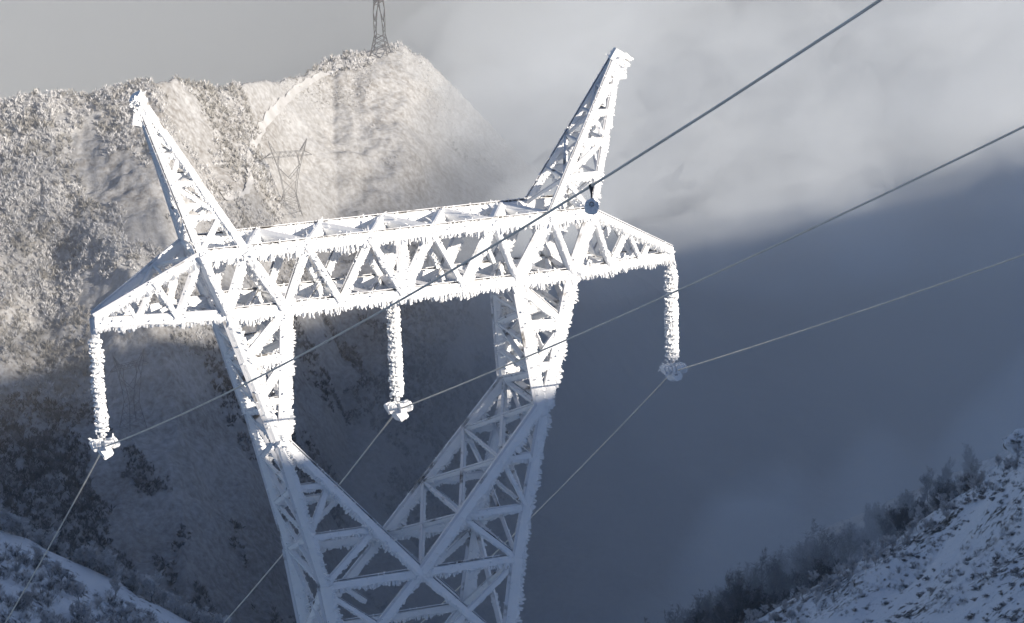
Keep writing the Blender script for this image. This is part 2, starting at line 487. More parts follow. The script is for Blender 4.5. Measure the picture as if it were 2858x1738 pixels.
# --- earth wire peaks
for sx in (-1, 1):
    T = np.array([sx * PX, 0, PZ])
    base = {('o', y): np.array([sx * ATO, y * WBM, HB]) for y in (F, B)}
    base.update({('i', y): np.array([sx * ATI, y * WBM, HB]) for y in (F, B)})
    top = {k: T + (base[k] - np.array([sx * (ATO + ATI) / 2, 0, HB])) * np.array([.06, .06, 0]) for k in base}
    pk = part('earth_wire_peak', [(base[k], top[k]) for k in base], tower, .14, .8, 1.2)
    cap = MB()
    member(cap, T + np.array([sx * -.12, 0, -.15]), T + np.array([sx * .06, 0, .12]), .34, 1, 2.5, False)
    member(cap, T + np.array([0, -.05, .02]), T + np.array([.10 if sx > 0 else -.13, -.12, -.66]), .15, 1, 2.0)
    o = cap.obj('tip_bracket', TM, pk)
    N = lambda k, q: lp(base[k], top[k], q)
    lv = [0, .24, .46, .64, .80]
    for i in range(1, 5):
        q = lv[i]; q0 = lv[i - 1]; w_ = .11 - .010 * i
        for y in (F, B):
            part('strut', [(N(('o', y), q), N(('i', y), q))], pk, w_ + .02)
            a, b = (('i', y), ('o', y)) if i % 2 else (('o', y), ('i', y))
            part('diagonal_brace', [(N(a, q), N(b, q0))], pk, w_)
        for e in 'oi':
            part('side_strut', [(N((e, F), q), N((e, B), q))], pk, .085, .4, .25)
            a, b = ((e, F), (e, B)) if i % 2 else ((e, B), (e, F))
            part('side_brace', [(N(a, q), N(b, q0))], pk, .085, .4, .25)
# --- upper fork arms, crossarm down to the knee
for sx in (-1, 1):
    O = lambda y, q: lp((sx * BO, y * WBM, 0), (sx * (KX + .05), y * WK, KZ), q)
    I = lambda y, q: lp((sx * BI, y * WBM, 0), (sx * (KX - .12), y * WK, KZ), q)
    arm = part('fork_arm', [(f(y, 0), f(y, 1)) for f in (O, I) for y in (F, B)], tower, .23, .9, 1.1)
    for y in (F, B):
        part('diagonal_brace', [(I(y, 0.02), O(y, .36))] if sx > 0 else [(I(y, 0.02), O(y, .36))], arm, .17)
        part('strut', [(O(y, .38), I(y, .36))], arm, .19)
        part('diagonal_brace', [(O(y, .42), I(y, .70))] if sx > 0 else [(I(y, .40), O(y, .66))], arm, .15)
        part('strut', [(O(y, .70), I(y, .69))], arm, .16)
    for f in (O, I):
        lv = [0, .26, .5, .74, 1]
        for i in range(4):
            a, b = (F, B) if i % 2 else (B, F)
            part('side_brace', [(f(a, lv[i]), f(b, lv[i + 1]))], arm, .15, .6, .7)
            part('side_strut', [(f(F, lv[i + 1]), f(B, lv[i + 1]))], arm, .13, .6, .7)
# --- lower fork legs, knee to the throat of the Y
for sx in (-1, 1):
    O = lambda y, q: lp((sx * (KX + .03), y * (WK - .01), KZ + .06), (sx * BX, y * WKK, KKZ), q)
    I = lambda y, q: lp((sx * (KX - .06), y * (WK - .01), KZ + .06), (0, y * WKK, KKZ), q)
    leg = part('fork_leg', [(f(y, 0), f(y, 1)) for f in (O, I) for y in (F, B)] + [(O(F, 0), O(B, 0))], tower, .215, 1, 1.15)
    for y in (F, B):
        for q in (.333, .667):
            part('strut', [(O(y, q), I(y, q))], leg, .135)
        part('diagonal_brace', [(I(y, .333), O(y, .667))], leg, .125)
        part('diagonal_brace', [(I(y, .667), O(y, 1))], leg, .13)
    for f, nm in ((O, 'outer'), (I, 'inner')):
        lv = [0, .333, .667, 1]
        for i in range(3):
            part('side_brace', [(f(F, lv[i]), f(B, lv[i + 1]))], leg, .115, .7, .9)
            part('side_brace', [(f(B, lv[i]), f(F, lv[i + 1]))], leg, .115, .7, .9)
            if i < 2: part('side_strut', [(f(F, lv[i + 1]), f(B, lv[i + 1]))], leg, .10, .6, .8)
# --- body below the throat, waist and spread feet down to the ground
Z1, X1, W1 = -9.9, 2.30, 1.66
Z2, X2, W2 = -12.4, 1.95, 1.70
ZG, XG, WG = -27.5, 3.6, 3.4
segs = []
for sx in (-1, 1):
    for y in (F, B):
        segs += [((sx * BX, y * WKK, KKZ), (sx * X2, y * W2, Z2)), ((sx * X2, y * W2, Z2), (sx * XG, y * WG, ZG))]
body = part('tower_body', segs, tower, .28, 1, 1.0)
for y in (F, B):
    part('strut', [((-BX, y * WKK, KKZ), (BX, y * WKK, KKZ))], body, .19, 1, 1.2)
    part('strut', [((-X1, y * W1, Z1), (X1, y * W1, Z1))], body, .17)
    part('strut', [((-X2, y * W2, Z2), (X2, y * W2, Z2))], body, .17)
    for sx in (-1, 1):
        part('diagonal_brace', [((0, y * WKK, KKZ), (sx * X1, y * W1, Z1))], body, .18)
        part('diagonal_brace', [((sx * BX * .97, y * WKK, KKZ - .2), (sx * .55, y * W1, Z1 + .55))], body, .12, .8)
        part('diagonal_brace', [((sx * X1, y * W1, Z1), (0, y * W2, Z2))], body, .16)
for sx in (-1, 1):
    part('side_strut', [((sx * BX, -WKK, KKZ), (sx * BX, WKK, KKZ))], body, .14)
    for a, b in ((F, B), (B, F)):
        part('side_brace', [((sx * BX, a * WKK, KKZ), (sx * X1, b * W1, Z1))], body, .14)
        part('side_brace', [((sx * X1, a * W1, Z1), (sx * X2, b * W2, Z2))], body, .14)
part('side_strut', [((0, -WKK, KKZ), (0, WKK, KKZ))], body, .14)
for i in range(4):
    q0, q1 = i / 4, (i + 1) / 4
    P = lambda sx, y, q: lp((sx * X2, y * W2, Z2), (sx * XG, y * WG, ZG), q)
    for y in (F, B):
        part('diagonal_brace', [(P(-1, y, q0), P(1, y, q1))], body, .14, 1, .5)
        part('diagonal_brace', [(P(1, y, q0), P(-1, y, q1))], body, .14, 1, .5)
    for sx in (-1, 1):
        part('side_brace', [(P(sx, F, q0), P(sx, B, q1))], body, .14, 1, .5)
        part('side_brace', [(P(sx, B, q0), P(sx, F, q1))], body, .14, 1, .5)

# ------------------------------------------------------------------ insulator strings
def lathe(mb, prof, c, ax=(0, 0, 1), ns=12, jit=0.0, mat=0):
    ax = unit(ax); e1 = unit(np.cross(ax, [0.3, 1, 0.2])); e2 = np.cross(ax, e1)
    V = []
    for r, z in prof:
        for j in range(ns):
            t = 2 * math.pi * j / ns
            rr = r * (1 + random.uniform(-jit, jit))
            V.append(c + ax * z + (e1 * math.cos(t) + e2 * math.sin(t)) * rr)
    n = len(prof)
    Fc = [(i * ns + j, i * ns + (j + 1) % ns, (i + 1) * ns + (j + 1) % ns, (i + 1) * ns + j) for i in range(n - 1) for j in range(ns)]
    Fc += [tuple(range(ns - 1, -1, -1)), tuple((n - 1) * ns + j for j in range(ns))]
    mb.add(V, Fc, mat)


def tufts(mb, c, d, n, rad, ln, e=(0, 0, 1)):
    for i in range(n):
        t = random.uniform(0, 2 * math.pi)
        v = np.array([math.cos(t), math.sin(t), random.uniform(-.5, .5)]) + np.asarray(d) * .7
        v = unit(v)
        add_finger(mb, c + v * rad * .8, v, random.uniform(.4, 1) * ln, random.uniform(.05, .09), np.asarray(e, float) + .01)


INS = [(-8.0, 3.41, 0.18, 'frosted string of glass discs hanging from the tip of the crossarm before the shaded hillside'),
       (0.0, 3.46, 0.19, 'frosted string of discs hanging from the middle of the crossarm, between the fork arms'),
       (8.0, 3.41, 0.195, 'frosted string of discs hanging from the crossarm tip in front of blue fog')]
for X, ln, rr, lab in INS:
    root = empty('insulator_string', (X, 0, -.05), lab, 'insulator', 'insulator strings hanging from the pylon')
    org = np.array([X, 0, -.05])
    mb = MB()
    for dy in (-.06, .06):
        member(mb, (X - .02, dy, 0.05), (X + .0, dy * .6, -.46), .12, .7, 1.5)
    o = mb.obj('hanger', TM, root); o.location = -org
    top, bot = -.46, -ln + .42
    nd = 19
    for i in range(nd):
        mb = MB(); z = top + (bot - top) * (i + .5) / nd
        c = np.array([X + random.uniform(-.02, .02) + .04 * (top - z) / 3, 0, z])
        h = (top - bot) / nd
        heavy = .5 if X < -4 else 1.0
        k = rr * random.uniform(.92, 1.06)
        lathe(mb, [(.09, .5 * h), (.10, .30 * h), (k * .62, .24 * h), (k * .95, .0), (k * .97, -.12 * h), (k * .85, -.22 * h), (.12, -.26 * h), (.09, -.5 * h)],
              c, (0.02, 0.03, 1), 14, .07, 0)
        tufts(mb, c + np.array([0, 0, -.02]), (.35, -.25, -.35), int(26 * heavy), k, .065)
        if heavy == 1.0 and random.random() < .8:   # rime bridging the gaps on the windward side
            lathe(mb, [(k * .55, .5 * h), (k * .72, .1 * h), (k * .72, -.2 * h), (k * .5, -.5 * h)], c + np.array([.045, -.05, 0]), (0, 0, 1), 10, .1, 0)
        else:
            lathe(mb, [(.075, .52 * h), (.075, -.52 * h)], c, (0, 0, 1), 8, 0, 1)
        o = mb.obj('disc', [M_RIME, M_GLASSY], root); o.location = -org
    # suspension clamp with its rimed ring
    zc = -ln
    mb = MB()
    lathe(mb, [(.05, .22), (.07, .0), (.06, -.05)], np.array([X + .04, 0, bot - .1]), (0, 0, 1), 8, 0, 1)
    add_bar(mb, (X + .04, -.26, zc + .02), (X + .04, .26, zc - .10), np.array([1., 0, 0]), np.array([0, 0, 1.]), .09, .14, 1)
    member(mb, (X + .04, -.24, zc + .05), (X + .04, .25, zc - .08), .30, .7, 1.4, False, .4)
    o = mb.obj('suspension_clamp', TM, root); o.location = -org
    mb = MB()
    nr = 22
    pts = [np.array([X + .04 + .29 * math.cos(a), .29 * math.sin(a), zc + .16 - .05 * math.sin(a)]) for a in [2 * math.pi * i / nr for i in range(nr)]]
    for i in range(nr):
        if X > 4 or i % 11 not in (4,):
            member(mb, pts[i], pts[(i + 1) % nr], .17 + .05 * math.sin(i * 1.7), .7, 1.2, False, .4)
    o = mb.obj('guard_ring', TM, root); o.location = -org

# ------------------------------------------------------------------ conductors
def tube(mb, pts, r, ns=8, mat=0):
    pts = [np.asarray(p, float) for p in pts]; V = []
    for i, p in enumerate(pts):
        d = unit(pts[min(i + 1, len(pts) - 1)] - pts[max(i - 1, 0)])
        e1 = unit(np.cross(d, [0, 0, 1.0])); e2 = np.cross(e1, d)
        V += [p + (e1 * math.cos(2 * math.pi * j / ns) + e2 * math.sin(2 * math.pi * j / ns)) * r for j in range(ns)]
    n = len(pts)
    Fc = [(i * ns + j, i * ns + (j + 1) % ns, (i + 1) * ns + (j + 1) % ns, (i + 1) * ns + j) for i in range(n - 1) for j in range(ns)]
    Fc += [tuple(range(ns - 1, -1, -1)), tuple((n - 1) * ns + j for j in range(ns))]
    mb.add(V, Fc, mat)


def wire_z(y, z0, kn, kf):
    return z0 - kf * y + .0011 * y * y if y > 0 else z0 - kn[0] * y + kn[1] * y * y


WIRES = [(-8.0, -3.40, (.372, .00094), .660, 'dark grey conductor wire clamped under the insulator before the hillside, thickest towards the upper edge'),
         (0.0, -3.44, (.401, .0006), .677, 'thin conductor wire clamped under the middle insulator, rising across the fork arm'),
         (8.0, -3.40, (.391, .0006), .70, 'pale thin conductor wire clamped under the insulator that hangs before blue fog')]
for X, z0, kn, kf, lab in WIRES:
    mb = MB()
    ys = list(np.linspace(-150, -5, 40)) + list(np.linspace(-4, 4, 17)) + list(np.linspace(5, 230, 60))
    tube(mb, [(X + .04, y, wire_z(y, z0, kn, kf)) for y in ys], .0205, 8)
    o = mb.obj('conductor_wire', [M_WIRE])
    setp(o, lab, 'power line', 'conductor wires of the pylon')

# the weight hanging on the near wire
def wire_px_y(px):
    best = min(np.linspace(-45, -5, 2000), key=lambda yy: abs((lambda d: 1429 + 8215.27 * (d @ rt) / (d @ fw) - px)(np.array([-7.96, yy, wire_z(yy, -3.40, (.372, .00094), .66)]) - CAM)))
    return float(best)


yd = wire_px_y(1651)
zd = wire_z(yd, -3.40, (.372, .00094), .66)
dp = np.array([-7.96, yd, zd])
damper = empty('line_damper', dp, 'small rime coated ball weight hanging from a dark clamp on the thickest conductor wire', 'damper')
damper.scale = (.58, .58, .62)
mb = MB()
lathe(mb, [(.04, .04), (.065, .02), (.06, -.04), (.04, -.10), (.018, -.20), (.014, -.33)], np.zeros(3), (0.0, 0, 1), 10, .04)
o = mb.obj('clamp', [M_DARKMETAL], damper)
mb = MB()
c = np.array([.0, 0, -.47])
lathe(mb, [(.03, .17), (.09, .13), (.14, .04), (.17, -.06), (.155, -.14), (.09, -.18), (.03, -.19)], c, (0.1, 0, 1), 16, .05)
for i in range(160):
    v = unit(np.random.default_rng(i).normal(size=3) + np.array([0, 0, -.5]))
    add_finger(mb, c + v * .12, v, .07, .05, (0.1, .2, 1))
o = mb.obj('rime_ball', [M_RIME], damper)
mb = MB()
for R_ in (.05,):
    vd = unit(CAM - (dp + c)); e1 = unit(np.cross(vd, [0, 0, 1])); e2 = np.cross(e1, vd)
    ring = [c + vd * .155 + np.array([0, 0, .04]) + (e1 * math.cos(a) + e2 * math.sin(a)) * R_ for a in np.linspace(0, 2 * math.pi, 15)]
    tube(mb, ring, .010, 6)
o = mb.obj('cable_end', [M_DARKMETAL], damper)

# ------------------------------------------------------------------ distant pylons
def far_pylon(loc, rz, scale, label, seg_w=.10, ground_h=24, mat=None):
    mb = MB()
    def bar(a, b, wd):
        a = np.asarray(a, float); b = np.asarray(b, float); ax = unit(b - a)
        e1 = unit(np.cross(ax, [.3, .2, 1]) if abs(ax[2]) < .95 else np.cross(ax, [1, 0.2, 0])); e2 = np.cross(ax, e1)
        add_bar(mb, a, b, e1, e2, wd, wd, 0)
    G = -ground_h
    for y in (-1, 1):
        yb = .86 * y
        for z, xe in ((HB, ATO), (0, BO)): bar((-xe, yb, z), (xe, yb, z), seg_w)
        nodes = [(-4.15, HB), (-3.18, 0), (-2.55, HB), (-1.7, 0), (-.85, HB), (0, 0), (.85, HB), (1.7, 0), (2.55, HB), (3.18, 0), (4.15, HB)]
        for (a, za), (b, zb) in zip(nodes, nodes[1:]): bar((a, yb, za), (b, yb, zb), seg_w * .6)
        for s in (-1, 1):
            bar((s * ATO, yb, HB), (s * 8, 0, 0.1), seg_w); bar((s * BO, yb, 0), (s * 8, 0, 0), seg_w)
            bar((s * ATO, yb, HB), (s * PX, 0, PZ), seg_w); bar((s * ATI, yb, HB), (s * PX, 0, PZ), seg_w)
            for q in (.3, .55, .8):
                bar(lp((s * ATO, yb, HB), (s * PX, 0, PZ), q), lp((s * ATI, yb, HB), (s * PX, 0, PZ), q - .15), seg_w * .5)
            k_ = (s * KX, y * WK, KZ)
            bar((s * ATO, yb, HB), (s * BO, yb, 0), seg_w)
            bar((s * BO, yb, 0), k_, seg_w); bar((s * BI, yb, 0), k_, seg_w)
            bar(k_, (s * BX, y * WKK, KKZ), seg_w); bar(k_, (0, y * WKK, KKZ), seg_w)
            bar((s * BX, y * WKK, KKZ), (s * X2, y * W2, Z2), seg_w)
            bar((s * X2, y * W2, Z2), (s * 3.5, y * 3.3, G), seg_w * 1.1)
            for q in (.35, .68): bar(lp(k_, (s * BX, y * WKK, KKZ), q), lp(k_, (0, y * WKK, KKZ), q), seg_w * .6)
            bar((s * X2, y * W2, Z2), (-s * BX, y * WKK, KKZ), seg_w * .6)
            for i in range(4):
                a0, a1 = i / 4, (i + 1) / 4
                P = lambda sx, sy, q: lp((sx * X2, sy * W2, Z2), (sx * 3.5, sy * 3.3, G), q)
                bar(P(s, y, a0), P(-s, y, a1), seg_w * .6)
                bar(P(y, s, a0), P(y, -s, a1), seg_w * .6)
    me = mb.mesh('distant_pylon', [mat or M_FARSTEEL])
    o = link('distant_pylon', me)
    o.scale = (scale,) * 3; o.rotation_euler = (0, 0, rz)
    o.location = (loc[0], loc[1], loc[2] + ground_h * scale)
    return setp(o, label, 'pylon', 'far pylons on the hills')


def hit(x, y, t0=350, t1=1300):
    k, m = px_km(x, y)
    t = np.linspace(t0, t1, 4000)
    d = terrain_drop(k * t, t)
    h = np.where(m * t >= d)[0]
    tt = t[h[0]] if len(h) else t1
    return st_to_xyz(np.array(k * tt), np.array(tt), terrain_drop(np.array(k * tt), np.array(tt))), tt


P3, t3 = hit(812, 600); P4, t4 = hit(1062, 152); P2, t2 = hit(372, 1195)
print('far pylons t', t3, t4, t2)
# ------------------------------------------------------------------ far hillside wood (reads as one mass)
far_pylon(P3, math.radians(-8), 1.0, 'small grey lattice pylon in front of the snowy hillside, half lost in mist', .17, 20)
far_pylon(P4, math.radians(60), 1.0, 'grey lattice pylon standing on the snowy hilltop, its head cut by the frame', .27, 20, M_DARKMETAL)
far_pylon(P2, math.radians(20), .8, 'faint dark lattice pylon low on the shaded slope beside the insulator', .14, 22)


def blades(pos, h, spread, K, wd, rng, upbias=0.6, base=0.15):
    """K thin leafless twigs (triangles) per plant"""
    n = len(pos)
    d = rng.normal(size=(n, K, 3)); d[..., 2] = np.abs(d[..., 2]) * .8 + upbias
    d[..., :2] *= spread
    d /= np.linalg.norm(d, axis=-1, keepdims=True)
    b = pos[:, None, :] + np.zeros((n, K, 3)); b[..., 2] += (rng.random((n, K)) * .55 + base) * h[:, None] * .6
    tip = b + d * (h[:, None] * rng.uniform(.35, .75, (n, K)))[..., None]
    sd = np.cross(d, rng.normal(size=(n, K, 3))); sd /= np.linalg.norm(sd, axis=-1, keepdims=True)
    wv = sd * (wd * h[:, None] * rng.uniform(.6, 1.4, (n, K)))[..., None]
    mid = b + (tip - b) * .55
    v = np.stack([b, mid + wv, tip, mid - wv], 2).reshape(-1, 3)
    f = np.arange(n * K * 4).reshape(-1, 4)
    return v, f


def scatter(n, s0, s1, t0, t1, rng):
    s = rng.uniform(s0, s1, n); t = rng.uniform(t0, t1, n)
    return s, t


rng = np.random.default_rng(5)
s, t = scatter(120000, -205, 5, 640, 1140, rng)
da = terrain_drop(s, t)
dc_, tc_ = hill_crest(s, t)
bound = -.088 + .012 * np.sin(t / 35.) + .05 * sstep(1020, 1100, t)
onA = s / t < bound
rot = s * .8 + t * .6
dens = fbm((s - .4 * (tc_ - t)) / 16, t / 60, 4, 61) + .5 * fbm(s / 6, t / 8, 2, 67)
ok = (t < tc_ + 10) & (np.abs(da - (dc_ + .45 * np.abs(tc_ - t))) < 45)
deep = (tc_ - t > 105) & (fbm(s / 26, t / 40, 3, 64) > -.25)
keep = ok & np.where(onA | deep, dens > -.2, (dens > .22) | ((tc_ - t < 32) & (dens > .0))) & (da < 312)
s, t, da, onA, dens, deep = s[keep], t[keep], da[keep], onA[keep], dens[keep], deep[keep]
h = np.where(onA | deep, 1.0 + 1.9 * rng.random(len(s)) ** 1.5 + 1.0 * np.clip(dens, 0, 1), .4 + .8 * rng.random(len(s)))
pos = st_to_xyz(s, t, da + .15)
v, f = blades(pos, h, .8, 11, .05, rng, .8)
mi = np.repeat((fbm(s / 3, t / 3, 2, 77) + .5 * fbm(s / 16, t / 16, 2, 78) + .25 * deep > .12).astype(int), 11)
lowz = np.repeat((pos[:, 2] + 30 * fbm(s / 25, t / 25, 3, 79)) < -222, 11)  # low trees get the twig colour darkened for shade
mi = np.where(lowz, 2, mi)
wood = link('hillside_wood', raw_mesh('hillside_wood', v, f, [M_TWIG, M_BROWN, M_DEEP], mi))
setp(wood, 'frosted leafless wood covering the far hillsides', 'wood', None, 'stuff')

# the snowed-over track that bounds the wood
pp = []
for x_, y_ in ((1030, 172), (950, 190), (880, 222), (835, 250), (790, 292), (745, 340), (712, 395), (696, 450), (700, 505), (690, 540), (655, 552), (610, 556)):
    p_, t_ = hit(x_, y_, 700, 1200); pp.append((x_, y_))
xy = []
for (x0_, y0_), (x1_, y1_) in zip(pp, pp[1:]):
    for q in np.linspace(0, 1, 8)[:-1]: xy.append((x0_ + (x1_ - x0_) * q, y0_ + (y1_ - y0_) * q))
cl = [hit(*p, 700, 1200)[0] for p in xy]
cl = np.array([np.mean(cl[max(0, i - 2):i + 3], 0) for i in range(len(cl))])
rows = []
for i in range(len(cl)):
    d_ = cl[min(i + 1, len(cl) - 1)] - cl[max(i - 1, 0)]
    nrm = unit(np.array([-d_[1], d_[0], 0])) * random.uniform(.7, 1.25)
    for q in (-.95, -.4, .4, .95):
        p_ = cl[i] + nrm * q; rel = p_[:2] - CAM[:2]
        g_ = ground_at(float(rel @ U2), float(rel @ V2)); rows.append([p_[0], p_[1], max(g_[2], g_[2] * .5 + cl[i][2] * .5 - .3) + .6])
fp = [(i * 4 + j, i * 4 + j + 1, i * 4 + 5 + j, i * 4 + 4 + j) for i in range(len(cl) - 1) for j in range(3)]
pth = link('path', raw_mesh('path', np.array(rows), np.array(fp)[:, ::-1], [M_SNOW], smooth=True)); pth['kind'] = 'structure'

# scrub under the near crests and on the left-hand slope
def near_ok(s, t, which):
    d = terrain_drop(s, t)
    return d
parts_v, parts_f, parts_m, off = [], [], [], 0
for (n, s0, s1, t0, t1, h0, h1, thr, sd_, dark) in ((9000, -62, -22, 225, 301, .5, 1.4, -.25, 91, .55), (4200, 14, 66, 250, 302, .35, .9, .0, 92, .3)):
    s, t = scatter(n, s0, s1, t0, t1, rng)
    dd = fbm(s / 5, t / 9, 3, sd_)
    if s0 > 0: dd = dd + .45 * sstep(262, 298, t) - .2
    else: dd = np.where((t > 293.5) & (t < 300), -1, dd)
    k = dd > thr; s, t, dd = s[k], t[k], dd[k]
    d = terrain_drop(s, t)
    k = d < 400; s, t, d = s[k], t[k], d[k]
    h = rng.uniform(h0, h1, len(s))
    v, f = blades(st_to_xyz(s, t, d + .05), h, .85, 36, .013, rng)
    parts_v.append(v); parts_f.append(f + off); off += len(v)
    parts_m.append(np.repeat((rng.random(len(s)) < dark).astype(int), 36))
scrub = link('slope_scrub', raw_mesh('slope_scrub', np.concatenate(parts_v), np.concatenate(parts_f), [M_TWIG, M_SHRUB], np.concatenate(parts_m)))
setp(scrub, 'low frosted scrub covering the shaded near slopes', 'scrub', None, 'stuff')


# ------------------------------------------------------------------ single frosted trees and shrubs
def tree_mesh(seed, h, spread, mats, twig_w=.012, dense=1.0):
    rnd = random.Random(seed); rg = np.random.default_rng(seed)
    tr = MB(); tv = []
    def limb(p, d, ln, r, lev):
        d = unit(d); pts = [np.asarray(p, float)]
        nseg = 3
        for i in range(nseg):
            d = unit(d + np.array([rnd.uniform(-.22, .22), rnd.uniform(-.22, .22), rnd.uniform(-.02, .22)]))
            pts.append(pts[-1] + d * ln / nseg)
        V = []; ns = 5 if lev == 0 else 3
        for i, q in enumerate(pts):
            rr = r * (1 - .7 * i / nseg); e1 = unit(np.cross(d, [.2, .9, .3])); e2 = np.cross(d, e1)
            V += [q + (e1 * math.cos(6.283 * j / ns) + e2 * math.sin(6.283 * j / ns)) * rr for j in range(ns)]
        tr.add(V, [(i * ns + j, i * ns + (j + 1) % ns, (i + 1) * ns + (j + 1) % ns, (i + 1) * ns + j) for i in range(nseg) for j in range(ns)])
        if lev < 2:
            nb = int((9 if lev == 0 else 5) * dense)
            for i in range(nb):
                q = rnd.uniform(.25 if lev == 0 else .2, 1.0); a = rnd.uniform(0, 6.283)
                k = min(int(q * nseg), nseg - 1); pp = pts[k] + (pts[k + 1] - pts[k]) * (q * nseg - k)
                dd = d * .75 + np.array([math.cos(a) * spread, math.sin(a) * spread, rnd.uniform(.0, .5)])
                limb(pp, dd, ln * rnd.uniform(.4, .62), r * .5, lev + 1)
        if lev >= 1:
            for q in pts[1:]: tv.append(q)
    limb((0, 0, -.2), (rnd.uniform(-.1, .1), rnd.uniform(-.1, .1), 1), h * .72, h * .022, 0)
    tv = np.array(tv)
    v, f = blades(tv, np.full(len(tv), h * .17), 1.1, 9, twig_w * 5, rg, .45, 0)
    return tr.mesh('trunk', [mats[0]]), raw_mesh('crown', v, f, [mats[1]])


def shrub_mesh(seed, K=70, flat=.8):
    rg = np.random.default_rng(seed)
    p = rg.normal(size=(K // 5, 3)) * np.array([.28, .28, .05]); p[:, 2] = np.abs(p[:, 2])
    v, f = blades(p, rg.uniform(.5, .9, len(p)), 1.2, 12, .045, rg, .25, 0)
    mi = (rg.random(len(f)) < .25).astype(int)
    return raw_mesh('dark_shrub', v, f, [M_SHRUB, M_TWIG], mi)


def place_tree(name, meshes, s, t, sc, label, cat, group, sink=.1):
    p = ground_at(s, t)
    o = empty(name, (p[0], p[1], p[2] - sink), label, cat, group, random.uniform(0, 6.28))
    o.scale = (sc, sc, sc * random.uniform(.85, 1.15))
    for nm, me in zip(('trunk', 'crown'), meshes): link(nm, me, o)
    return o


FT = [tree_mesh(100 + i, 2.4, .9, (M_BARK, M_TWIG), .010, 1.0) for i in range(5)]
DT = [tree_mesh(200 + i, 7.0, .55, (M_DARKTWIG, M_DARKTWIG), .006, 1.0) for i in range(5)]
for i in range(150):                         # along the left-hand crest and below it
    s_ = -57 + 36 * i / 149 + random.uniform(-.8, .8)
    t_ = random.choice((random.uniform(299, 301.5), random.uniform(262, 293)))
    place_tree('frosted_tree', FT[i % 5], s_, t_, random.uniform(.7, 1.45) * (1 if t_ > 296 else .7),
               'white frosted leafless tree on the shaded crest left of the pylon', 'tree', 'frosted trees on the left crest')
for i in range(110):                         # along the right-hand crest
    s_ = 18 + 36 * i / 109 + random.uniform(-.8, .8)
    t_ = random.uniform(291, 301.5)
    place_tree('frosted_tree', FT[i % 5], s_, t_, random.uniform(.35, .8),
               'grey frosted leafless tree on the crest of the right-hand snow slope', 'tree', 'frosted trees on the right crest')
for i in range(260):                         # tall bare trees in the ravine behind
    t_ = 354 + 85 * random.random() ** 1.1; s_ = t_ * random.uniform(.025, .165)
    place_tree('bare_tree', DT[i % 5], s_, t_, random.uniform(.5, 1.1) * (1 - .4 * float(sstep(.11, .15, s_ / t_))),
               'dark bare tree fading into fog in the ravine behind the right-hand slope', 'tree', 'bare trees in the foggy ravine')
SM = [shrub_mesh(300 + i) for i in range(6)]
cnt = 0
while cnt < 290:
    s_ = random.uniform(24, 56); t_ = random.uniform(232, 296)
    k = s_ / t_
    if k > .19 or k < .06: continue
    if fbm(np.array(s_ / 4.5), np.array(t_ / 9), 3, 99) < -.05 + .25 * (random.random() < .5): continue
    p = ground_at(s_, t_)
    if (CAM[2] - p[2]) / t_ > .40: continue
    o = link('dark_shrub', SM[cnt % 6], None, (p[0], p[1], p[2] - .05))
    q = random.uniform(.3, .85); o.scale = (q, q, q * random.uniform(.6, 1.0)); o.rotation_euler = (0, 0, random.uniform(0, 6.28))
    setp(o, 'small dark heather shrub poking through the snow of the right-hand slope', 'shrub', 'dark shrubs on the right slope')
    cnt += 1

# snow-covered rock knob at the right edge
rg = np.random.default_rng(3)
k_, m_ = px_km(2846, 1250); tk = 300.0
c = ground_at(k_ * tk, tk) + np.array([0, 0, .3])
mb = MB(); nu, nv = 34, 20; V = []
for i in range(nu):
    for j in range(nv + 1):
        a = 2 * math.pi * i / nu; b = math.pi * j / nv
        d = np.array([math.cos(a) * math.sin(b), math.sin(a) * math.sin(b), math.cos(b)])
        r = 1 + .55 * float(fbm(d[0] * 1.7 + 5 + d[2], d[1] * 1.7 + d[2] * 1.3, 4, 7))
        V.append(c + d * r * np.array([1.7, 1.7, 1.3]))
mb.add(V, [(i * (nv + 1) + j, i * (nv + 1) + j + 1, ((i + 1) % nu) * (nv + 1) + j + 1, ((i + 1) % nu) * (nv + 1) + j) for i in range(nu) for j in range(nv)])
rock = mb.obj('rock_outcrop', [M_ROCK], origin=c)
setp(rock, 'snow dusted rock knob at the top of the right-hand slope', 'rock')
# ------------------------------------------------------------------ air: a fog bank with a billowing front, and thin even haze
def vol_mat(name, dens, color, g):
    m = bpy.data.materials.new(name); m.use_nodes = True
    nt = m.node_tree
    for n in list(nt.nodes):
        if n.type != 'OUTPUT_MATERIAL': nt.nodes.remove(n)
    out = [n for n in nt.nodes if n.type == 'OUTPUT_MATERIAL'][0]
    vol = nt.nodes.new('ShaderNodeVolumePrincipled')
    vol.inputs['Color'].default_value = (*color, 1)
    vol.inputs['Density'].default_value = dens
    vol.inputs['Anisotropy'].default_value = g
    nt.links.new(vol.outputs[0], out.inputs['Volume'])
    return m


def n3(s, z, sc, seed, o=2):
    return fbm(s / sc, z / sc * 1.4, o, seed)


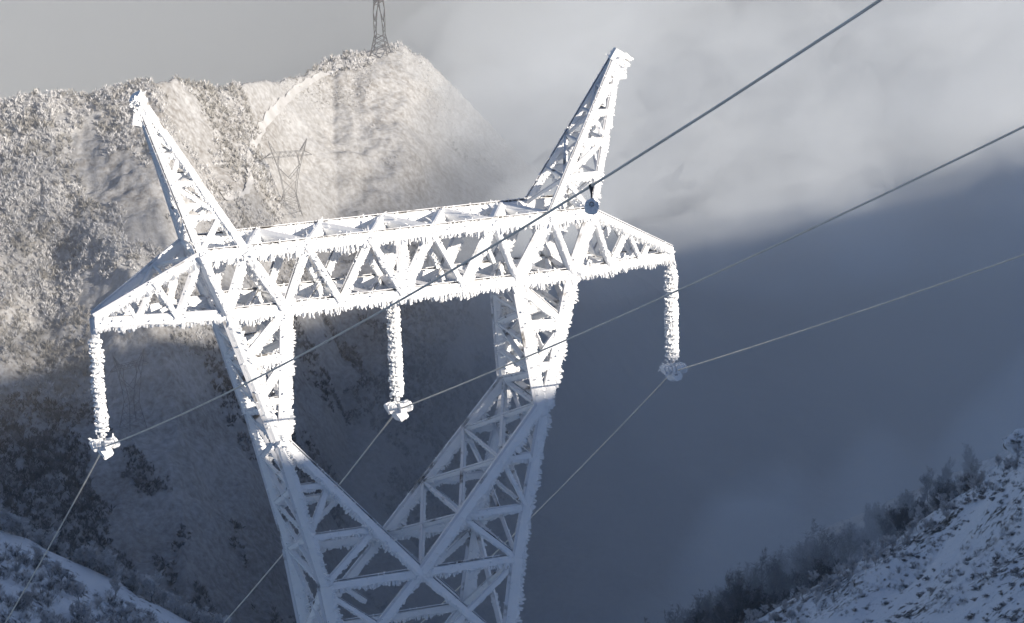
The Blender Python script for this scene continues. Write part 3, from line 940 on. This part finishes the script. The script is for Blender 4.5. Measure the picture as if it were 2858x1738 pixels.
def fog_body(dens, lshift, tshift, seed, top_z):
    s = np.linspace(-125, 210, 115); zz = np.linspace(0, 1, 90)
    S_, Q = np.meshgrid(s, zz, indexing='ij')
    top = top_z + 34 * fbm(S_ / 70, S_ * 0 + seed, 3, seed) - 80 * sstep(165, 5, S_) - 60 * sstep(-15, -60, S_)
    Z = -560 + (top + 560) * Q ** .6
    sh = np.clip((Z + 185) * 0.7, -75, 12) + lshift
    a = S_ - sh + 34 * n3(S_, Z, 80, seed + 1) + 14 * n3(S_, Z, 30, seed + 2, 3)
    T = np.where(a > -40, 1000 - (a + 40) / .25, 1000 + (-40 - a) * 5.0)
    near = 400 + 80 * sstep(-120, -80, Z) + tshift
    # smooth clamp between the near front and the air behind the hills
    T = near + np.logaddexp(0, (T - near) / 40) * 40
    far = 1190.0
    T = far - np.logaddexp(0, (far - T) / 30) * 30
    low = .7 * sstep(-240, -300, Z + 30 * n3(S_, Z, 60, seed + 5))
    T = T * (1 - low) + np.minimum(T, 640 + .8 * np.abs(S_ + 20)) * low
    T = T + (80 * n3(S_, Z, 75, seed + 3, 3) + 34 * n3(S_, Z, 22, seed + 4, 3)) * sstep(380, 520, T) * np.where(T > 1120, .3, 1)
    T = np.minimum(T + 160 * sstep(.93, 1.0, Q) ** 2, 1236.0)
    fr = st_to_xyz(S_, T, CAM[2] - Z)
    bk = st_to_xyz(np.where(S_ > 0, S_ * 1.9, S_), 0 * T + 1252.0, CAM[2] - Z)
    na, nz = S_.shape
    v = np.concatenate([fr.reshape(-1, 3), bk.reshape(-1, 3)]); off = na * nz
    idx = np.arange(na * nz).reshape(na, nz)
    i = idx[:-1, :-1]
    F1 = np.stack([idx[:-1, :-1], idx[1:, :-1], idx[1:, 1:], idx[:-1, 1:]], -1).reshape(-1, 4)
    F2 = F1[:, ::-1] + off
    def strip(e):
        return np.stack([e[:-1], e[:-1] + off, e[1:] + off, e[1:]], -1)
    sides = [strip(idx[:, 0]), strip(idx[-1, :]), strip(idx[::-1, -1]), strip(idx[0, ::-1])]
    return v, np.concatenate([F1, F2] + sides)


FOG_G = -0.42
FOG_C = (.79, .835, .875)
fv, ff = fog_body(.0030, 0, 0, 71, -112)
fog = link('fog_bank', raw_mesh('fog_bank', fv, ff, [vol_mat('drifting_fog', .0030, FOG_C, FOG_G)]))
setp(fog, 'pale drifting fog bank filling the deep valley right of the hills', 'fog', None, 'stuff')
fv, ff = fog_body(.0026, 30, 90, 171, -125)
veil = link('fog_veil', raw_mesh('fog_veil', fv, ff, [vol_mat('inner_fog', .0024, FOG_C, FOG_G)]))
setp(veil, 'denser billows of fog within the valley farther to the right', 'fog', None, 'stuff')


def cloud_sea():
    s = np.linspace(-520, 620, 120); q = np.linspace(0, 1, 50)
    S_, Q = np.meshgrid(s, q, indexing='ij')
    top = -15 + 10 * fbm(S_ / 120, S_ * 0 + 4.4, 3, 88)
    Z = -560 + (top + 560) * Q
    T = 1240 + 22 * n3(S_, Z, 130, 83, 2)
    fr = st_to_xyz(S_, T, CAM[2] - Z); bk = st_to_xyz(S_ * 2.0, 0 * T + 3000, CAM[2] - Z)
    na, nz = S_.shape; off = na * nz; idx = np.arange(off).reshape(na, nz)
    F1 = np.stack([idx[:-1, :-1], idx[1:, :-1], idx[1:, 1:], idx[:-1, 1:]], -1).reshape(-1, 4)
    def strip(e): return np.stack([e[:-1], e[:-1] + off, e[1:] + off, e[1:]], -1)
    return (np.concatenate([fr.reshape(-1, 3), bk.reshape(-1, 3)]),
            np.concatenate([F1, F1[:, ::-1] + off, strip(idx[:, 0]), strip(idx[-1, :]), strip(idx[::-1, -1]), strip(idx[0, ::-1])]))


cv, cf = cloud_sea()
sea = link('cloud', raw_mesh('cloud', cv, cf, [vol_mat('cloud_vapour', .005, FOG_C, FOG_G)]))
setp(sea, 'wide pale sea of cloud lying behind the snowy hilltops', 'cloud', None, 'stuff')
def ravine_mist():
    s = np.linspace(-6, 110, 80); q = np.linspace(0, 1, 30)
    S_, Q = np.meshgrid(s, q, indexing='ij')
    m = s2_drop(S_ * 300 / 360) * 360 / 300
    Z = CAM[2] - (m + 25 - (36 + 12 * fbm(S_ / 14, S_ * 0, 3, 5)) * Q)
    T = 356 + 14 * n3(S_, Z, 16, 201, 3) + 16 * Q ** 2
    B_ = T + .5 + 85 * np.clip(1 - Q ** 1.2, 0, 1) * sstep(-6, 34, S_) * (1 + .5 * n3(S_, Z, 20, 203, 2))
    fr = st_to_xyz(S_ * T / 360, T, CAM[2] - Z); bk = st_to_xyz(S_ * B_ / 360, B_, CAM[2] - Z + .25 * (B_ - T))
    na, nz = S_.shape; off = na * nz; idx = np.arange(off).reshape(na, nz)
    F1 = np.stack([idx[:-1, :-1], idx[1:, :-1], idx[1:, 1:], idx[:-1, 1:]], -1).reshape(-1, 4)
    def strip(e): return np.stack([e[:-1], e[:-1] + off, e[1:] + off, e[1:]], -1)
    return (np.concatenate([fr.reshape(-1, 3), bk.reshape(-1, 3)]),
            np.concatenate([F1, F1[:, ::-1] + off, strip(idx[:, 0]), strip(idx[-1, :]), strip(idx[::-1, -1]), strip(idx[0, ::-1])]))


mv, mf = ravine_mist()
mist = link('ravine_mist', raw_mesh('ravine_mist', mv, mf, [vol_mat('ravine_vapour', .022, FOG_C, FOG_G)]))
setp(mist, 'blue mist hanging among the dark trees of the ravine', 'mist', None, 'stuff')


def wisps():
    rg = np.random.default_rng(17); V = []; Fc = []; off = 0; used = []
    nu, nv = 26, 16
    tries = 0
    while len(used) < 64 and tries < 4000:
        tries += 1
        t = rg.uniform(430, 780); k = rg.uniform(-.004, .19)
        s = k * t; dr = t * rg.uniform(.16, .25)
        R = np.array([rg.uniform(10, 30), rg.uniform(10, 22), rg.uniform(6, 14)]) * t / 600
        c = st_to_xyz(np.array(s), np.array(t), np.array(dr))
        if any(np.linalg.norm((c - c2) / (R + R2)) < 1.0 for c2, R2 in used): continue
        if dr + R[2] * 1.6 > float(terrain_drop(np.array(s), np.array(t))): continue
        used.append((c, R))
        a, b = np.meshgrid(2 * np.pi * np.arange(nu) / nu, np.pi * (np.arange(nv) + .5) / nv, indexing='ij')
        d = np.stack([np.cos(a) * np.sin(b), np.sin(a) * np.sin(b), np.cos(b)], -1)
        r = 1 + .9 * fbm(d[..., 0] * 1.6 + d[..., 2] * 1.1 + t, d[..., 1] * 1.6 - d[..., 2] * .9 + s, 3, 5)
        q = d * r[..., None] * R
        w = np.empty_like(q); w[..., 0] = c[0] + U2[0] * q[..., 0] + V2[0] * q[..., 1]; w[..., 1] = c[1] + U2[1] * q[..., 0] + V2[1] * q[..., 1]
        w[..., 2] = c[2] + q[..., 2] + .25 * q[..., 0]
        V.append(w.reshape(-1, 3)); ix = np.arange(nu * nv).reshape(nu, nv) + off; jx = np.roll(ix, -1, 0)
        Fc += np.stack([ix[:, :-1], ix[:, 1:], jx[:, 1:], jx[:, :-1]], -1).reshape(-1, 4).tolist()
        Fc.append(ix[:, 0].tolist()); Fc.append(ix[::-1, -1].tolist()); off += nu * nv
    m = MB(); m.add(np.concatenate(V), Fc, 0)
    return m.obj('fog_wisps', [vol_mat('wisp_vapour', .009, FOG_C, FOG_G)])


wsp = wisps()
setp(wsp, 'torn wisps of cloud drifting through the fog of the valley', 'fog', None, 'stuff')
HAZE_D = 0.00012
mb = MB()
cs = [(-900, -700), (2300, -700), (2300, 3200), (-1800, 3200)]
mb.add([st_to_xyz(a, b, 900.0) for a, b in cs] + [st_to_xyz(a, b, -420.0) for a, b in cs], CUBE, 0)
hz = mb.obj('haze', [vol_mat('thin_haze', HAZE_D, (.96, .97, .99), 0.0)])
setp(hz, 'thin pale winter haze filling the air over the whole valley', 'haze', None, 'stuff')
import bmesh
for o in (fog, veil, wsp, mist, hz, sea):
    bm = bmesh.new(); bm.from_mesh(o.data)
    bmesh.ops.recalc_face_normals(bm, faces=bm.faces[:])
    bm.to_mesh(o.data); bm.free()
scene.cycles.volume_bounces = 2
scene.render.engine = 'CYCLES'
scene.cycles.use_denoising = True
scene.cycles.max_bounces = 6
scene.cycles.transparent_max_bounces = 96
scene.cycles.diffuse_bounces = 3
